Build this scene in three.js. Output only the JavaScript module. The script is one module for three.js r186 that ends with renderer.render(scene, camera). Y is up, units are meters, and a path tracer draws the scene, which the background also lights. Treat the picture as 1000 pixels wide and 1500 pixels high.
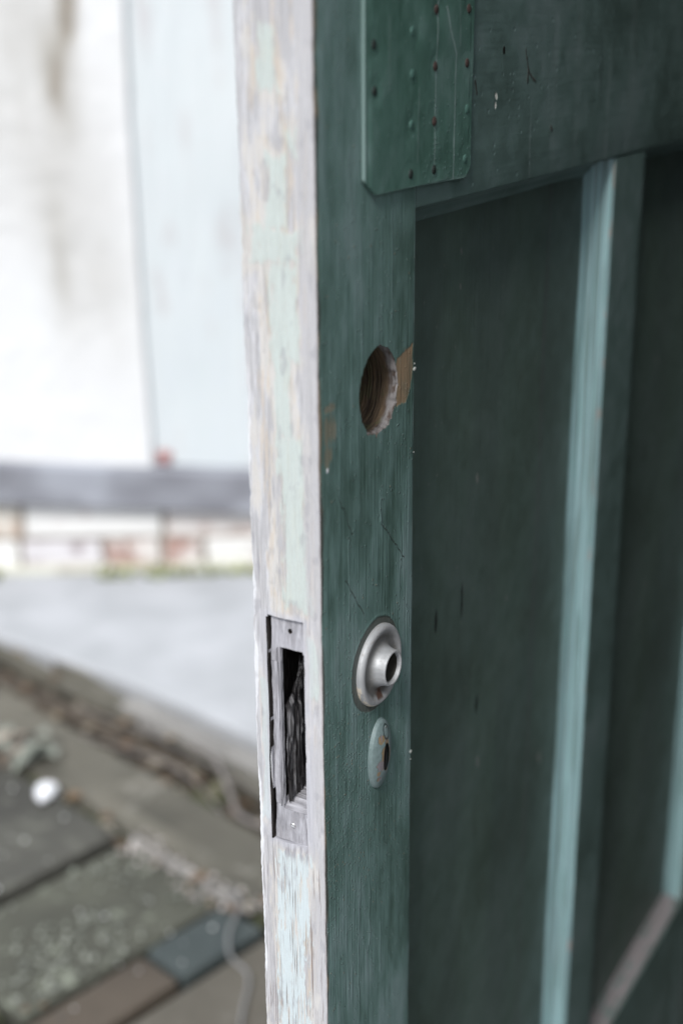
import * as THREE from 'three';
import { RoundedBoxGeometry } from 'three/addons/geometries/RoundedBoxGeometry.js';
import { mergeGeometries, mergeVertices } from 'three/addons/utils/BufferGeometryUtils.js';
import { Brush, Evaluator, SUBTRACTION } from 'three-bvh-csg';

// ------------------------------------------------------------------ camera, sky, sun, exposure
// x runs along the door from its free edge to the hinges, y is up, the painted face looks towards +z
const scene = new THREE.Scene();
const camera = new THREE.PerspectiveCamera(40.96, 682 / 1024, 0.02, 400);
camera.position.set(-0.5713, 1.3354, 0.3464);
camera.quaternion.setFromRotationMatrix(new THREE.Matrix4().makeBasis(
  new THREE.Vector3(0.5016, -0.0086, 0.8651), new THREE.Vector3(0.2979, 0.9405, -0.1634), new THREE.Vector3(-0.8122, 0.3397, 0.4743))).normalize();
camera.focus = 0.805;
camera.userData.fStop = 3.5;
camera.updateMatrixWorld();

const renderer = new THREE.WebGLRenderer({ antialias: true });
renderer.toneMapping = THREE.LinearToneMapping;
renderer.toneMappingExposure = 2.06;
renderer.shadowMap.enabled = true;

{ // overcast sky: brighter towards the zenith, no skyline
  const W = 256, H = 128, d = new Float32Array(W * H * 4);
  for (let j = 0; j < H; j++) {
    const s = Math.sin(((j + 0.5) / H - 0.5) * Math.PI), L = s > 0 ? 0.41 * (1 + 1.1 * s) : 0.19 + 0.22 * Math.exp(s * 14);
    for (let i = 0; i < W; i++) d.set([L * 0.95, L * 1.0, L * 1.08, 1], (j * W + i) * 4);
  }
  const sky = new THREE.DataTexture(d, W, H, THREE.RGBAFormat, THREE.FloatType);
  sky.mapping = THREE.EquirectangularReflectionMapping; sky.magFilter = THREE.LinearFilter; sky.needsUpdate = true;
  scene.background = sky; scene.environment = sky;
}
const sun = new THREE.DirectionalLight(new THREE.Color(1, 0.98, 0.955), 1.5);
sun.position.set(-5.2, 5.4, 1.15);
sun.castShadow = true; sun.shadow.radius = 22; sun.shadow.mapSize.set(2048, 2048);
Object.assign(sun.shadow.camera, { left: -4, right: 4, top: 4, bottom: -4, near: 0.1, far: 20 });
scene.add(sun);

// ------------------------------------------------------------------ helpers
let seedN = 7;
const rnd = () => { seedN = (seedN + 0x6d2b79f5) | 0; let t = Math.imul(seedN ^ (seedN >>> 15), 1 | seedN); t = (t + Math.imul(t ^ (t >>> 7), 61 | t)) ^ t; return ((t ^ (t >>> 14)) >>> 0) / 4294967296; };
const rr = (a, b) => a + (b - a) * rnd();
const hash = (x, y) => { let h = Math.imul(x, 374761393) ^ Math.imul(y, 668265263); h = Math.imul(h ^ (h >>> 13), 1274126177); return ((h ^ (h >>> 16)) >>> 0) / 4294967296; };
function vn(x, y) {
  const ix = Math.floor(x), iy = Math.floor(y), fx = x - ix, fy = y - iy, u = fx * fx * (3 - 2 * fx), v = fy * fy * (3 - 2 * fy);
  const a = hash(ix, iy), b = hash(ix + 1, iy), c = hash(ix, iy + 1), d = hash(ix + 1, iy + 1);
  return a + (b - a) * u + (c - a) * v + (a - b - c + d) * u * v;
}
const fbm = (x, y, n = 3) => { let s = 0, a = 0.5, t = 0; for (let i = 0; i < n; i++) { s += a * vn(x + i * 17.3, y + i * 9.1); t += a; x *= 2.03; y *= 2.03; a *= 0.5; } return s / t; };
const cl = (x, a = 0, b = 1) => Math.min(b, Math.max(a, x));
const ss = (a, b, x) => { const t = cl((x - a) / (b - a)); return t * t * (3 - 2 * t); };
const mix = (a, b, t) => [a[0] + (b[0] - a[0]) * t, a[1] + (b[1] - a[1]) * t, a[2] + (b[2] - a[2]) * t];
const mul = (a, k) => [a[0] * k, a[1] * k, a[2] * k];
const enc = (x) => { x = cl(x); return 255 * (x <= 0.0031308 ? 12.92 * x : 1.055 * Math.pow(x, 1 / 2.4) - 0.055); };
function dt(data, w, h, srgb, wrap) {
  const t = new THREE.DataTexture(data, w, h, THREE.RGBAFormat);
  t.magFilter = THREE.LinearFilter; t.minFilter = THREE.LinearMipmapLinearFilter; t.generateMipmaps = true; t.wrapS = t.wrapT = wrap;
  if (srgb) t.colorSpace = THREE.SRGBColorSpace;
  t.needsUpdate = true; return t;
}
// f(u, v) -> [colour (linear), height 0..1, roughness 0..1]; bump = metres from height 0 to 1
function matFrom(w, h, f, bump, extra = {}, wrap = THREE.MirroredRepeatWrapping) {
  const c = new Uint8Array(w * h * 4), b = new Uint8Array(w * h * 4), r = new Uint8Array(w * h * 4);
  for (let j = 0, o = 0; j < h; j++) for (let i = 0; i < w; i++, o += 4) {
    const [col, hh, ro] = f((i + 0.5) / w, (j + 0.5) / h);
    c[o] = enc(col[0]); c[o + 1] = enc(col[1]); c[o + 2] = enc(col[2]);
    b[o] = b[o + 1] = b[o + 2] = 255 * cl(hh); r[o] = r[o + 1] = r[o + 2] = 255 * cl(ro); c[o + 3] = b[o + 3] = r[o + 3] = 255;
  }
  if (w * h <= 65536) return new THREE.MeshStandardMaterial({ map: dt(c, w, h, true, wrap), bumpMap: dt(b, w, h, false, wrap), bumpScale: bump, roughness: r[(h >> 1) * w * 4 + w * 2] / 255, metalness: 0, ...extra });
  return new THREE.MeshStandardMaterial({ map: dt(c, w, h, true, wrap), bumpMap: dt(b, w, h, false, wrap), bumpScale: bump, roughnessMap: dt(r, w, h, false, wrap), roughness: 1, metalness: 0, ...extra });
}
const flat = (r, g, b, rough = 0.8, extra = {}) => new THREE.MeshStandardMaterial({ color: new THREE.Color().setRGB(r, g, b), roughness: rough, ...extra });
function mesh(name, geo, m, parent = scene) {
  const o = new THREE.Mesh(geo, m); o.name = name; o.castShadow = o.receiveShadow = true; parent.add(o); return o;
}
function group(name, parent = scene) { const g = new THREE.Group(); g.name = name; parent.add(g); return g; }
const tag = (o, label, category, grp) => { if (!o.userData.kind) o.userData.kind = 'thing'; o.userData.label = label; o.userData.category = category; if (grp) o.userData.group = grp; return o; };
const kind = (o, k) => { o.userData.kind = k; return o; };
const names = {};
const numbered = (n) => { names[n] = (names[n] ?? -1) + 1; return names[n] ? `${n}_${String(names[n]).padStart(3, '0')}` : n; };
// a surface from rows x columns of points: P(i, j) -> [x, y, z, u, v]
function grid(nu, nv, P, flip = false) {
  const pos = [], uv = [], idx = [];
  for (let j = 0; j <= nv; j++) for (let i = 0; i <= nu; i++) { const p = P(i / nu, j / nv, i, j); pos.push(p[0], p[1], p[2]); uv.push(p[3] ?? i / nu, p[4] ?? j / nv); }
  for (let j = 0; j < nv; j++) for (let i = 0; i < nu; i++) {
    const a = j * (nu + 1) + i, b = a + 1, c = a + nu + 1, d = c + 1;
    flip ? idx.push(a, c, b, b, c, d) : idx.push(a, b, c, b, d, c);
  }
  const g = new THREE.BufferGeometry();
  g.setAttribute('position', new THREE.Float32BufferAttribute(pos, 3)); g.setAttribute('uv', new THREE.Float32BufferAttribute(uv, 2)); g.setIndex(idx); g.computeVertexNormals();
  return g;
}
// closed bar swept up y: prof = [[x, z, s], ...] going round; ys = heights; uvOf(s, y); shift(k, y) moves a profile point
function sweep(prof, ys, uvOf, shift = () => [0, 0]) {
  const n = prof.length, pos = [], uv = [], idx = [];
  for (const y of ys) prof.forEach(([x, z, s], k) => { const [dx, dz] = shift(k, y, s); pos.push(x + dx, y, z + dz); uv.push(...uvOf(s, y)); });
  for (let j = 0; j < ys.length - 1; j++) for (let k = 0; k < n - 1; k++) { const a = j * n + k, b = a + 1, c = a + n, d = c + 1; idx.push(a, b, c, b, d, c); }
  const cap = (row, up) => {
    let cx = 0, cz = 0; for (let k = 0; k < n - 1; k++) { cx += pos[(row * n + k) * 3]; cz += pos[(row * n + k) * 3 + 2]; }
    const start = pos.length / 3; pos.push(cx / (n - 1), ys[row], cz / (n - 1)); uv.push(...uvOf(0, ys[row]));
    for (let k = 0; k < n; k++) { const o = (row * n + k) * 3; pos.push(pos[o], pos[o + 1], pos[o + 2]); uv.push(...uvOf(prof[k][2], ys[row])); }
    for (let k = 0; k < n - 1; k++) up ? idx.push(start, start + 1 + k, start + 2 + k) : idx.push(start, start + 2 + k, start + 1 + k);
  };
  cap(0, false); cap(ys.length - 1, true);
  const g = new THREE.BufferGeometry();
  g.setAttribute('position', new THREE.Float32BufferAttribute(pos, 3)); g.setAttribute('uv', new THREE.Float32BufferAttribute(uv, 2)); g.setIndex(idx); g.computeVertexNormals();
  return g;
}
function tube(pts, r, seg = 24, rad = 7) {
  const c = new THREE.CatmullRomCurve3(pts.map((p) => new THREE.Vector3(...p)));
  return new THREE.TubeGeometry(c, seg, r, rad, false);
}
// a brick, stone or beam: a rounded box with its own uneven faces, uv in metres
function block(w, h, d, r = 0.006, wob = 0.003, n = 3, seed = 1) {
  const g = new RoundedBoxGeometry(w, h, d, n, r), p = g.attributes.position, uv = [];
  for (let i = 0; i < p.count; i++) {
    const x = p.getX(i), y = p.getY(i), z = p.getZ(i), q = (a, b) => (fbm(a * 22 + seed * 3.7, b * 22 + seed * 1.3, 2) - 0.5) * 2 * wob;
    p.setXYZ(i, x + q(y + 3, z), y + q(x + 7, z + 2), z + q(x + 1, y + 5));
    const nx = Math.abs(g.attributes.normal.getX(i)), ny = Math.abs(g.attributes.normal.getY(i));
    uv.push(...(ny > 0.7 ? [x, z] : nx > 0.7 ? [z, y] : [x, y]).map((t) => t + seed * 0.37));
  }
  g.setAttribute('uv', new THREE.Float32BufferAttribute(uv, 2)); g.computeVertexNormals();
  return g;
}

// ------------------------------------------------------------------ ground, paving, slab
const soilM = matFrom(256, 256, (u, v) => {
  const n = fbm(u * 24, v * 24, 4), m = fbm(u * 60 + 9, v * 60, 2);
  return [mix([0.022, 0.017, 0.011], [0.085, 0.066, 0.044], cl(n * 1.4 - 0.3 + (m - 0.5) * 0.5)), n, 0.95];
}, 0.01, {}, THREE.RepeatWrapping);
{
  const g = new THREE.PlaneGeometry(120, 120, 1, 1).rotateX(-Math.PI / 2); const uv = g.attributes.uv;
  for (let i = 0; i < uv.count; i++) uv.setXY(i, uv.getX(i) * 120, uv.getY(i) * 120);
  const o = mesh('ground', g, soilM); o.position.y = -0.055; kind(o, 'structure');
}
const concreteM = matFrom(512, 512, (u, v) => {
  const n = fbm(u * 9, v * 9, 4), f = fbm(u * 90, v * 90, 2);
  return [mix([0.35, 0.36, 0.375], [0.44, 0.45, 0.47], cl(n * 1.6 - 0.3 + (f - 0.5) * 0.25)), f, 0.85];
}, 0.002, {}, THREE.RepeatWrapping);
{
  const sh = new THREE.Shape(); // seen from above, (x, -z)
  [[1.70, 3.0], [1.525, 1.80], [1.49, 1.40], [1.415, 1.0], [1.30, 0.2], [3.6, 0.2], [3.6, 3.0]].forEach(([x, y], i) => (i ? sh.lineTo(x, y) : sh.moveTo(x, y)));
  const g = new THREE.ExtrudeGeometry(sh, { depth: 0.07, bevelEnabled: true, bevelSize: 0.006, bevelThickness: 0.006, bevelSegments: 2 }).rotateX(-Math.PI / 2);
  const o = mesh('concrete_slab', g, concreteM); o.position.y = -0.078; kind(o, 'structure');
}
{ // pale concrete added out of view to bounce light onto the door
  const o = mesh('path', new RoundedBoxGeometry(4.4, 0.05, 3.6, 2, 0.01), concreteM); o.position.set(-1.78, -0.032, -1.0); kind(o, 'structure');
  const uv = o.geometry.attributes.uv; for (let i = 0; i < uv.count; i++) uv.setXY(i, uv.getX(i) * 4.4, uv.getY(i) * 3.6);
}
// stones lie square to a and b, a runs towards the viewer's right, b away from the door
const A = new THREE.Vector3(-0.233, 0, 0.972), B = new THREE.Vector3(0.972, 0, 0.233), O = new THREE.Vector3(1.0274, 0, -1.0225);
const ab = (a, b, y = 0) => O.clone().addScaledVector(A, a).addScaledVector(B, b).setY(y);
const TURN = Math.atan2(-0.233, 0.972); // local x along B, local z along A
function stoneMat(c1, c2, fleck, seed) {
  return matFrom(256, 256, (u, v) => {
    const n = fbm(u * 7 + seed, v * 7, 4), f = fbm(u * 50 + seed, v * 50, 3), s = fbm(u * 14 + seed * 2, v * 14 + 4, 3);
    let c = mix(c1, c2, cl(n * 1.8 - 0.4)); c = mix(c, fleck, ss(0.6, 0.74, f * 0.55 + s * 0.45) * 0.7);
    return [c, f * 0.6 + n * 0.4, 0.8];
  }, 0.004, {}, THREE.RepeatWrapping);
}
const stoneDark = stoneMat([0.044, 0.043, 0.037], [0.080, 0.078, 0.066], [0.13, 0.13, 0.108], 3);
const stoneMid = stoneMat([0.044, 0.044, 0.034], [0.090, 0.092, 0.070], [0.24, 0.26, 0.205], 8);
const stoneBuff = stoneMat([0.065, 0.058, 0.045], [0.11, 0.099, 0.08], [0.16, 0.15, 0.13], 5);
const stoneBrown = stoneMat([0.055, 0.043, 0.032], [0.10, 0.08, 0.06], [0.05, 0.048, 0.046], 11);
const stoneTeal = stoneMat([0.042, 0.054, 0.054], [0.062, 0.076, 0.074], [0.1, 0.115, 0.11], 14);
const plankM = stoneMat([0.066, 0.062, 0.049], [0.128, 0.119, 0.095], [0.2, 0.19, 0.165], 21);
const paleM = stoneMat([0.19, 0.183, 0.172], [0.28, 0.27, 0.255], [0.12, 0.11, 0.1], 31);
{
  const paving = kind(group('paving'), 'structure');
  let k = 0;
  const stone = (name, a0, a1, b0, b1, m, top = 0, th = 0.05, turn = 0) => {
    const o = mesh(numbered(name), block(b1 - b0, th, a1 - a0, 0.008, 0.003, 3, ++k), m, paving);
    o.position.copy(ab((a0 + a1) / 2, (b0 + b1) / 2, top - th / 2)); o.rotation.y = -TURN * -1 + turn; return o;
  };
  const P = 'paving_stone';
  // second row nearest the long kerb
  stone(P, -0.90, -0.365, -0.40, -0.022, stoneBuff, -0.004); stone(P, -0.352, -0.006, -0.40, -0.02, stoneDark, 0.0); stone(P, 0.022, 0.272, -0.405, -0.022, stoneMid, -0.002);
  stone(P, 0.281, 0.372, -0.41, -0.196, stoneBrown, -0.004); stone(P, 0.283, 0.376, -0.190, -0.03, stoneTeal, 0.002);
  stone(P, 0.392, 0.74, -0.40, -0.02, stoneBuff, 0); stone(P, 0.755, 1.1, -0.40, -0.02, stoneMid, -0.003);
  for (let r = 0; r < 2; r++) for (let c = 0; c < 5; c++) stone(P, -0.9 + c * 0.42 + r * 0.1, -0.495 + c * 0.42 + r * 0.1, -0.85 - r * 0.41, -0.445 - r * 0.41, [stoneDark, stoneBuff, stoneMid][(c + r) % 3], rr(-0.004, 0));
  // the long kerb of flat stones and the low boards beyond the weedy gap
  const K = 'kerb_stone';
  stone(K, -1.5, -0.62, 0.004, 0.135, plankM, 0.006); stone(K, -0.61, 0.42, 0.0, 0.138, plankM, 0.008); stone(K, 0.43, 1.0, 0.002, 0.136, plankM, 0.004);
  const Bd = 'edging_board';
  stone(Bd, -1.2, -0.33, 0.262, 0.292, plankM, -0.012, 0.04, 0.02); stone(Bd, -0.40, 0.5, 0.292, 0.345, paleM, -0.004, 0.04, 0.03);
  stone(Bd, -1.3, 0.2, 0.312, 0.34, plankM, -0.014, 0.03, -0.09); stone(Bd, -0.80, -0.12, 0.212, 0.24, stoneBrown, -0.03, 0.025, 0.04); stone(Bd, -0.70, -0.25, 0.165, 0.185, plankM, -0.03, 0.02, -0.05);
  const strip = stone('mortar_strip', 0.02, 0.30, -0.021, -0.001, paleM, 0.004, 0.03); strip.name = 'mortar_strip';
}
function scatter(name, geo, m, list) {
  const o = new THREE.InstancedMesh(geo, m, list.length), q = new THREE.Object3D(), c = new THREE.Color();
  list.forEach(([p, s, col], i) => { q.position.copy(p); q.rotation.set(rr(0, 6), rr(0, 6), rr(0, 6)); q.scale.set(s * rr(0.7, 1.4), s * rr(0.5, 0.9), s * rr(0.7, 1.4)); q.updateMatrix(); o.setMatrixAt(i, q.matrix); o.setColorAt(i, c.setRGB(...col)); });
  o.name = name; o.castShadow = o.receiveShadow = true; kind(o, 'stuff'); scene.add(o); return o;
}
const lump = new THREE.IcosahedronGeometry(1, 1);
{
  const L = [];
  for (let i = 0; i < 270; i++) { // pale lichen flakes and grit on the middle stone and the kerb
    const a = rr(0.03, 0.27), b = -0.02 - 0.37 * Math.pow(rnd(), 0.8), g = rr(0.10, 0.34);
    if (fbm(a * 14, b * 14, 2) > 0.47) L.push([ab(a, b, 0.002), rr(0.0015, 0.0052), [g * 0.95, g, g * 0.86]]);
  }
  for (let i = 0; i < 260; i++) { const g = rr(0.03, 0.2); L.push([ab(rr(-0.9, 0.5), rr(0.15, 0.285), -0.045), rr(0.003, 0.012), [g, g * 0.85, g * 0.66]]); }
  for (let i = 0; i < 120; i++) { const g = rr(0.15, 0.5); L.push([ab(rr(0.03, 0.34), rr(-0.06, 0.012), 0.006), rr(0.002, 0.006), [g, g * 0.92, g * 0.86]]); }
  for (let i = 0; i < 46; i++) { const g = rr(0.45, 0.85); L.push([ab(rr(-0.35, 0.4), rr(-0.38, 0.13), 0.005), rr(0.0014, 0.0028), [g, g, g]]); }
  const o = scatter('gravel', lump, flat(1, 1, 1, 0.7), L); tag(o, 'pale grit and lichen flakes on the paving and in its gaps', 'gravel');
  const M = [];
  const wallAt = (s, f) => new THREE.Vector3(1.98 + 0.53 * s - 0.848 * f, 0.004, -1.80 + 0.848 * s + 0.53 * f);
  for (let i = 0; i < 900; i++) { const s = rr(-0.9, 0.9), g = rr(0.10, 0.34), y = rnd() < 0.3 ? 0.3 : 0; if (fbm(s * 9, 3, 2) > 0.4) M.push([wallAt(s, 0.012 + Math.pow(rnd(), 2) * 0.06), rr(0.004, 0.012), [g * 0.92, g, g * (0.4 + y)]]); }
  for (let i = 0; i < 260; i++) { const g = rr(0.03, 0.09); M.push([ab(rr(-0.9, 0.5), rr(-0.012, 0.004) + (rnd() < 0.4 ? -0.418 : 0), -0.02), rr(0.004, 0.01), [g * 0.9, g, g * 0.5]]); }
  tag(scatter('moss', lump, flat(1, 1, 1, 0.95), M), 'yellow green moss along the foot of the brick wall and in joints', 'moss');
  const litter = [[0.15, 0.10, 0.06], [0.10, 0.065, 0.04], [0.20, 0.155, 0.10], [0.24, 0.215, 0.17]].map((c) => flat(...c, 0.85, { side: THREE.DoubleSide }));
  const bits = litter.map(() => []);
  for (let i = 0; i < 130; i++) { // dry leaves and bark blown into the gap and along the joints
    const gap = rnd() < 0.62, p = gap ? ab(rr(-0.9, 0.4), rr(0.14, 0.29), rr(-0.045, -0.012)) : ab(rr(-0.5, 0.4), rnd() < 0.5 ? rr(-0.06, 0.02) : rr(-0.45, -0.36), rr(0.004, 0.008)), l = rr(0.008, 0.03), w = l * rr(0.25, 0.5), ang = rr(0, 6.28), dx = Math.cos(ang), dz = Math.sin(ang), cu = rr(0.1, 0.5), ti = rr(-0.3, 0.3);
    bits[i % 4].push(grid(4, 4, (u, v) => { const ww = w * Math.sin(Math.PI * (0.08 + 0.84 * v)) * (u - 0.5) * 2, k = (v - 0.5) * l; return [p.x + dx * k - dz * ww, p.y + cu * (k * k / l + ww * ww / w) + ti * ww + 0.002, p.z + dz * k + dx * ww]; }));
  }
  const lit = kind(mesh('leaf_litter', mergeGeometries(bits.map((b) => mergeGeometries(b)), true), litter), 'stuff'); tag(lit, 'brown dry leaves and bark blown into the gap behind the kerb', 'leaf litter');
  // tuft of grass in the gap
  const bl = [], T = ab(0.0, 0.165, -0.05);
  for (let i = 0; i < 46; i++) {
    const ang = rr(0, 6.28), l = rr(0.03, 0.075), w = rr(0.0012, 0.0025), dx = Math.cos(ang), dz = Math.sin(ang), lean = rr(0.2, 0.9), x = T.x + rr(-0.03, 0.03), z = T.z + rr(-0.03, 0.03);
    bl.push(grid(1, 5, (u, v) => [x + dx * l * lean * v * v + dz * w * (u - 0.5) * 2 * (1 - v), T.y + l * v * (1 - 0.3 * lean * v), z + dz * l * lean * v * v - dx * w * (u - 0.5) * 2 * (1 - v)]));
  }
  tag(kind(mesh('grass', mergeGeometries(bl), flat(0.09, 0.15, 0.035, 0.7, { side: THREE.DoubleSide })), 'stuff'), 'small green grass tuft in the gap behind the kerb', 'grass');
}
{ // white pebble, dry stems, withered leaves
  const g = new THREE.IcosahedronGeometry(1, 4), p = g.attributes.position;
  for (let i = 0; i < p.count; i++) { const x = p.getX(i), y = p.getY(i), z = p.getZ(i), k = 1 + 0.35 * (fbm(x * 1.6 + 5, y * 1.6 + z, 3) - 0.5); p.setXYZ(i, x * k * 0.031, y * k * 0.012, z * k * (0.019 + 0.006 * x)); }
  const o = mesh('pebble', mergeVertices(g), flat(0.82, 0.83, 0.86, 0.5)); o.geometry.computeVertexNormals(); o.position.copy(ab(-0.195, -0.038, 0.011)); o.rotation.y = 0.5;
  tag(o, 'white pebble lying on the dark paving stone beside the kerb', 'pebble');
  const st = (pts, r, m, name, label) => tag(mesh(name, tube(pts.map(([a, b, y]) => ab(a, b, y).toArray()), r, 40), m), label, 'stem');
  const stemM = stoneMat([0.22, 0.2, 0.19], [0.36, 0.33, 0.31], [0.15, 0.13, 0.12], 41);
  st([[-0.13, 0.25, 0.02], [-0.07, 0.255, 0.012], [-0.01, 0.22, 0.03], [0.06, 0.185, 0.01], [0.12, 0.15, 0.012], [0.17, 0.165, 0.0]], 0.0042, stemM, 'dry_stem', 'thickest dry stem lying across the weedy gap behind the kerb');
  st([[0.27, -0.005, 0.012], [0.325, -0.035, 0.02], [0.36, -0.09, 0.018], [0.40, -0.122, 0.012], [0.45, -0.134, 0.014], [0.50, -0.19, 0.012], [0.55, -0.25, 0.01]], 0.0024, flat(0.22, 0.22, 0.22, 0.7), 'dry_stem_001', 'thin grey curved stem lying over the blue green slate');
  const bare = (i, b) => st([[rr(-0.5, -0.2), b + rr(-0.02, 0.02), -0.02], [rr(-0.15, 0.0), b + rr(-0.02, 0.02), 0.0], [rr(0.05, 0.25), b + rr(-0.02, 0.02), -0.01]], 0.0022, stemM, 'dry_stem_00' + i, i === 2 ? 'fine twig caught in the gap behind the kerb, nearest the slab' : 'fine twig caught in the gap behind the kerb, nearest the kerb');
  bare(2, 0.245); bare(3, 0.175);
  const plant = tag(group('withered_plant'), 'withered plant with pale grey green leaves at the far end of the paving', 'plant');
  plant.position.copy(ab(-0.36, -0.005, 0.0));
  const lm = flat(0.22, 0.235, 0.20, 0.8, { side: THREE.DoubleSide }), lp = flat(0.27, 0.22, 0.18, 0.8, { side: THREE.DoubleSide });
  for (let i = 0; i < 26; i++) {
    const ang = rr(0, 6.28), l = rr(0.035, 0.08), w = l * rr(0.16, 0.28), dx = Math.cos(ang), dz = Math.sin(ang), lift = rr(0.2, 0.9), ox = rr(-0.05, 0.05), oz = rr(-0.06, 0.06);
    mesh(i ? 'leaf_' + String(i).padStart(3, '0') : 'leaf', grid(4, 6, (u, v) => {
      const ww = w * Math.sin(Math.PI * (0.06 + 0.9 * v)) * (u - 0.5) * 2, up = 0.008 + l * lift * Math.sin(v * 2) * 0.7 + Math.abs(u - 0.5) * w * 0.6;
      return [ox + dx * l * v - dz * ww, up, oz + dz * l * v + dx * ww];
    }), i % 3 ? lm : lp, plant);
  }
  for (let i = 0; i < 5; i++) { const a = rr(0, 6.28); mesh(i ? 'stem_00' + i : 'stem', tube([[0, 0, 0], [Math.cos(a) * 0.03, 0.03, Math.sin(a) * 0.03], [Math.cos(a) * 0.08, 0.045, Math.sin(a) * 0.08]], 0.002, 10, 5), stemM, plant); }
}

// ------------------------------------------------------------------ old wall across the yard
{
  const wall = tag(group('outbuilding_wall'), 'old outbuilding wall with white sheeting above a grey timber sill and whitewashed bricks', 'wall');
  wall.position.set(1.98, 0, -1.80); wall.rotation.y = -Math.atan2(0.848, 0.53); // local x along the wall, local z towards the yard
  mesh('wall_core', new THREE.BoxGeometry(5, 2.7, 0.1).translate(0.3, 1.35, -0.12), flat(0.3, 0.28, 0.26, 0.9), wall);
  mesh('mortar_bed', new THREE.BoxGeometry(5, 0.25, 0.06).translate(0.3, 0.12, -0.038), matFrom(256, 256, (u, v) => { const n = fbm(u * 20, v * 20, 3); return [mix([0.16, 0.13, 0.11], [0.42, 0.38, 0.33], n), n, 0.95]; }, 0.005, {}, THREE.RepeatWrapping), wall);
  const brickMat = (base, wash, amt, seed) => matFrom(128, 128, (u, v) => {
    const n = fbm(u * 11 + seed, v * 11, 4), f = fbm(u * 30, v * 30 + seed, 2), w = ss(1 - amt - 0.13, 1 - amt + 0.13, n * 0.75 + f * 0.25);
    return [mix(mul(base, 0.75 + 0.5 * f), wash, w), f * 0.5 + w * 0.5, 0.9];
  }, 0.004, {}, THREE.RepeatWrapping);
  const white = brickMat([0.38, 0.24, 0.2], [0.78, 0.77, 0.76], 0.72, 2), pink = brickMat([0.36, 0.23, 0.20], [0.70, 0.66, 0.64], 0.54, 5), purple = brickMat([0.20, 0.13, 0.14], [0.66, 0.64, 0.66], 0.56, 9), peach = brickMat([0.42, 0.27, 0.19], [0.7, 0.66, 0.6], 0.5, 13);
  const rows = [[0.004, 0.076, [[-1.2, -0.97, pink], [-0.96, -0.74, white], [-0.73, -0.52, purple], [-0.51, -0.262, white], [-0.252, -0.05, purple], [-0.04, 0.10, pink], [0.112, 0.205, pink], [0.217, 0.42, white], [0.435, 0.64, pink], [0.65, 0.87, white]]],
    [0.086, 0.205, [[-1.2, -1.0, white], [-0.98, -0.75, pink], [-0.74, -0.51, white], [-0.50, -0.250, peach], [-0.238, 0.108, white], [0.120, 0.36, pink], [0.372, 0.6, pink], [0.612, 0.85, white]]]];
  let k = 40;
  for (const [y0, y1, list] of rows) for (const [s0, s1, m] of list) {
    const o = mesh(numbered('brick'), block(s1 - s0, y1 - y0, 0.09, 0.008, 0.005, 3, ++k), m, wall); o.position.set((s0 + s1) / 2, (y0 + y1) / 2, -0.045 + rr(-0.004, 0.008));
  }
  { const f = mesh('mortar_fillet', block(3.0, 0.018, 0.035, 0.006, 0.005, 3, 77), brickMat([0.44, 0.42, 0.34], [0.6, 0.6, 0.52], 0.5, 23), wall); f.position.set(0.1, 0.004, 0.012); }
  const sillM = matFrom(512, 128, (u, v) => {
    const g = fbm(u * 10, v * 30, 4), n = fbm(u * 5 + 3, v * 3, 3);
    return [mix(mix([0.16, 0.16, 0.18], [0.30, 0.31, 0.345], g), [0.37, 0.385, 0.43], ss(0.45, 0.65, n) * 0.8), g, 0.85];
  }, 0.004, {}, THREE.RepeatWrapping);
  const sill = mesh('sill_beam', block(3.4, 0.115, 0.13, 0.012, 0.006, 4, 71), sillM, wall); sill.position.set(0.02, 0.231, -0.02); sill.rotation.z = -0.063;
  const sheet = (name, s0, s1, y0, y1, th, zf, m, edge) => {
    const H = y1 - y0, ins = (v) => edge * ((fbm(v * 5, 1.5, 3) - 0.5) * 2 + (fbm(v * 30, 7, 2) - 0.5) * 0.5);
    const P = (u, v, z) => [s0 + (s1 - s0 + ins(v)) * u, y0 + H * v, z + (fbm(u * 3, v * 4, 2) - 0.5) * 0.008, u, v];
    const f = grid(12, 40, (u, v) => P(u, v, zf)), r = grid(1, 40, (u, v) => { const p = P(1, v, zf); p[2] -= u * th; return p; }), l = grid(1, 40, (u, v) => { const p = P(0, v, zf); p[2] -= (1 - u) * th; return p; }), b = grid(12, 1, (u, v) => { const p = P(u, 0, zf); p[2] -= (1 - v) * th; return p; });
    return mesh(name, mergeGeometries([f, r, l, b]), m, wall);
  };
  // left sheet 1.4 m wide: weathered white with brown run marks
  const W0 = -1.3, Wd = 1.39, H0 = 0.24, Hh = 2.3;
  const whiteM = matFrom(768, 768, (u, v) => {
    const s = W0 + u * Wd, y = H0 + v * Hh, n = fbm(u * 7, v * 9, 4), f = fbm(u * 40, v * 60, 3);
    let c = mix([0.80, 0.81, 0.82], [0.72, 0.72, 0.72], n);
    const blot = (cs, cy, rs, ry) => Math.exp(-Math.pow((s - cs) / rs, 2) - Math.pow((y - cy) / ry, 2));
    const run = blot(-0.03, 1.40, 0.022, 0.10) * 1.5 + blot(-0.03, 1.42, 0.03, 0.16) * 0.8 + blot(-0.065, 1.20, 0.035, 0.14) * 0.9 + blot(-0.10, 0.80, 0.035, 0.14) * 0.8 + blot(-0.13, 1.3, 0.07, 0.35) * 0.6 + blot(0.0, 0.72, 0.10, 0.17) * 0.42 + blot(-0.03, 1.0, 0.09, 0.2) * 0.4 + blot(-0.3, 1.3, 0.12, 0.5) * 0.7 + blot(-0.7, 1.2, 0.1, 0.6) + blot(-1.0, 0.9, 0.1, 0.5) * 0.7;
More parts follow.
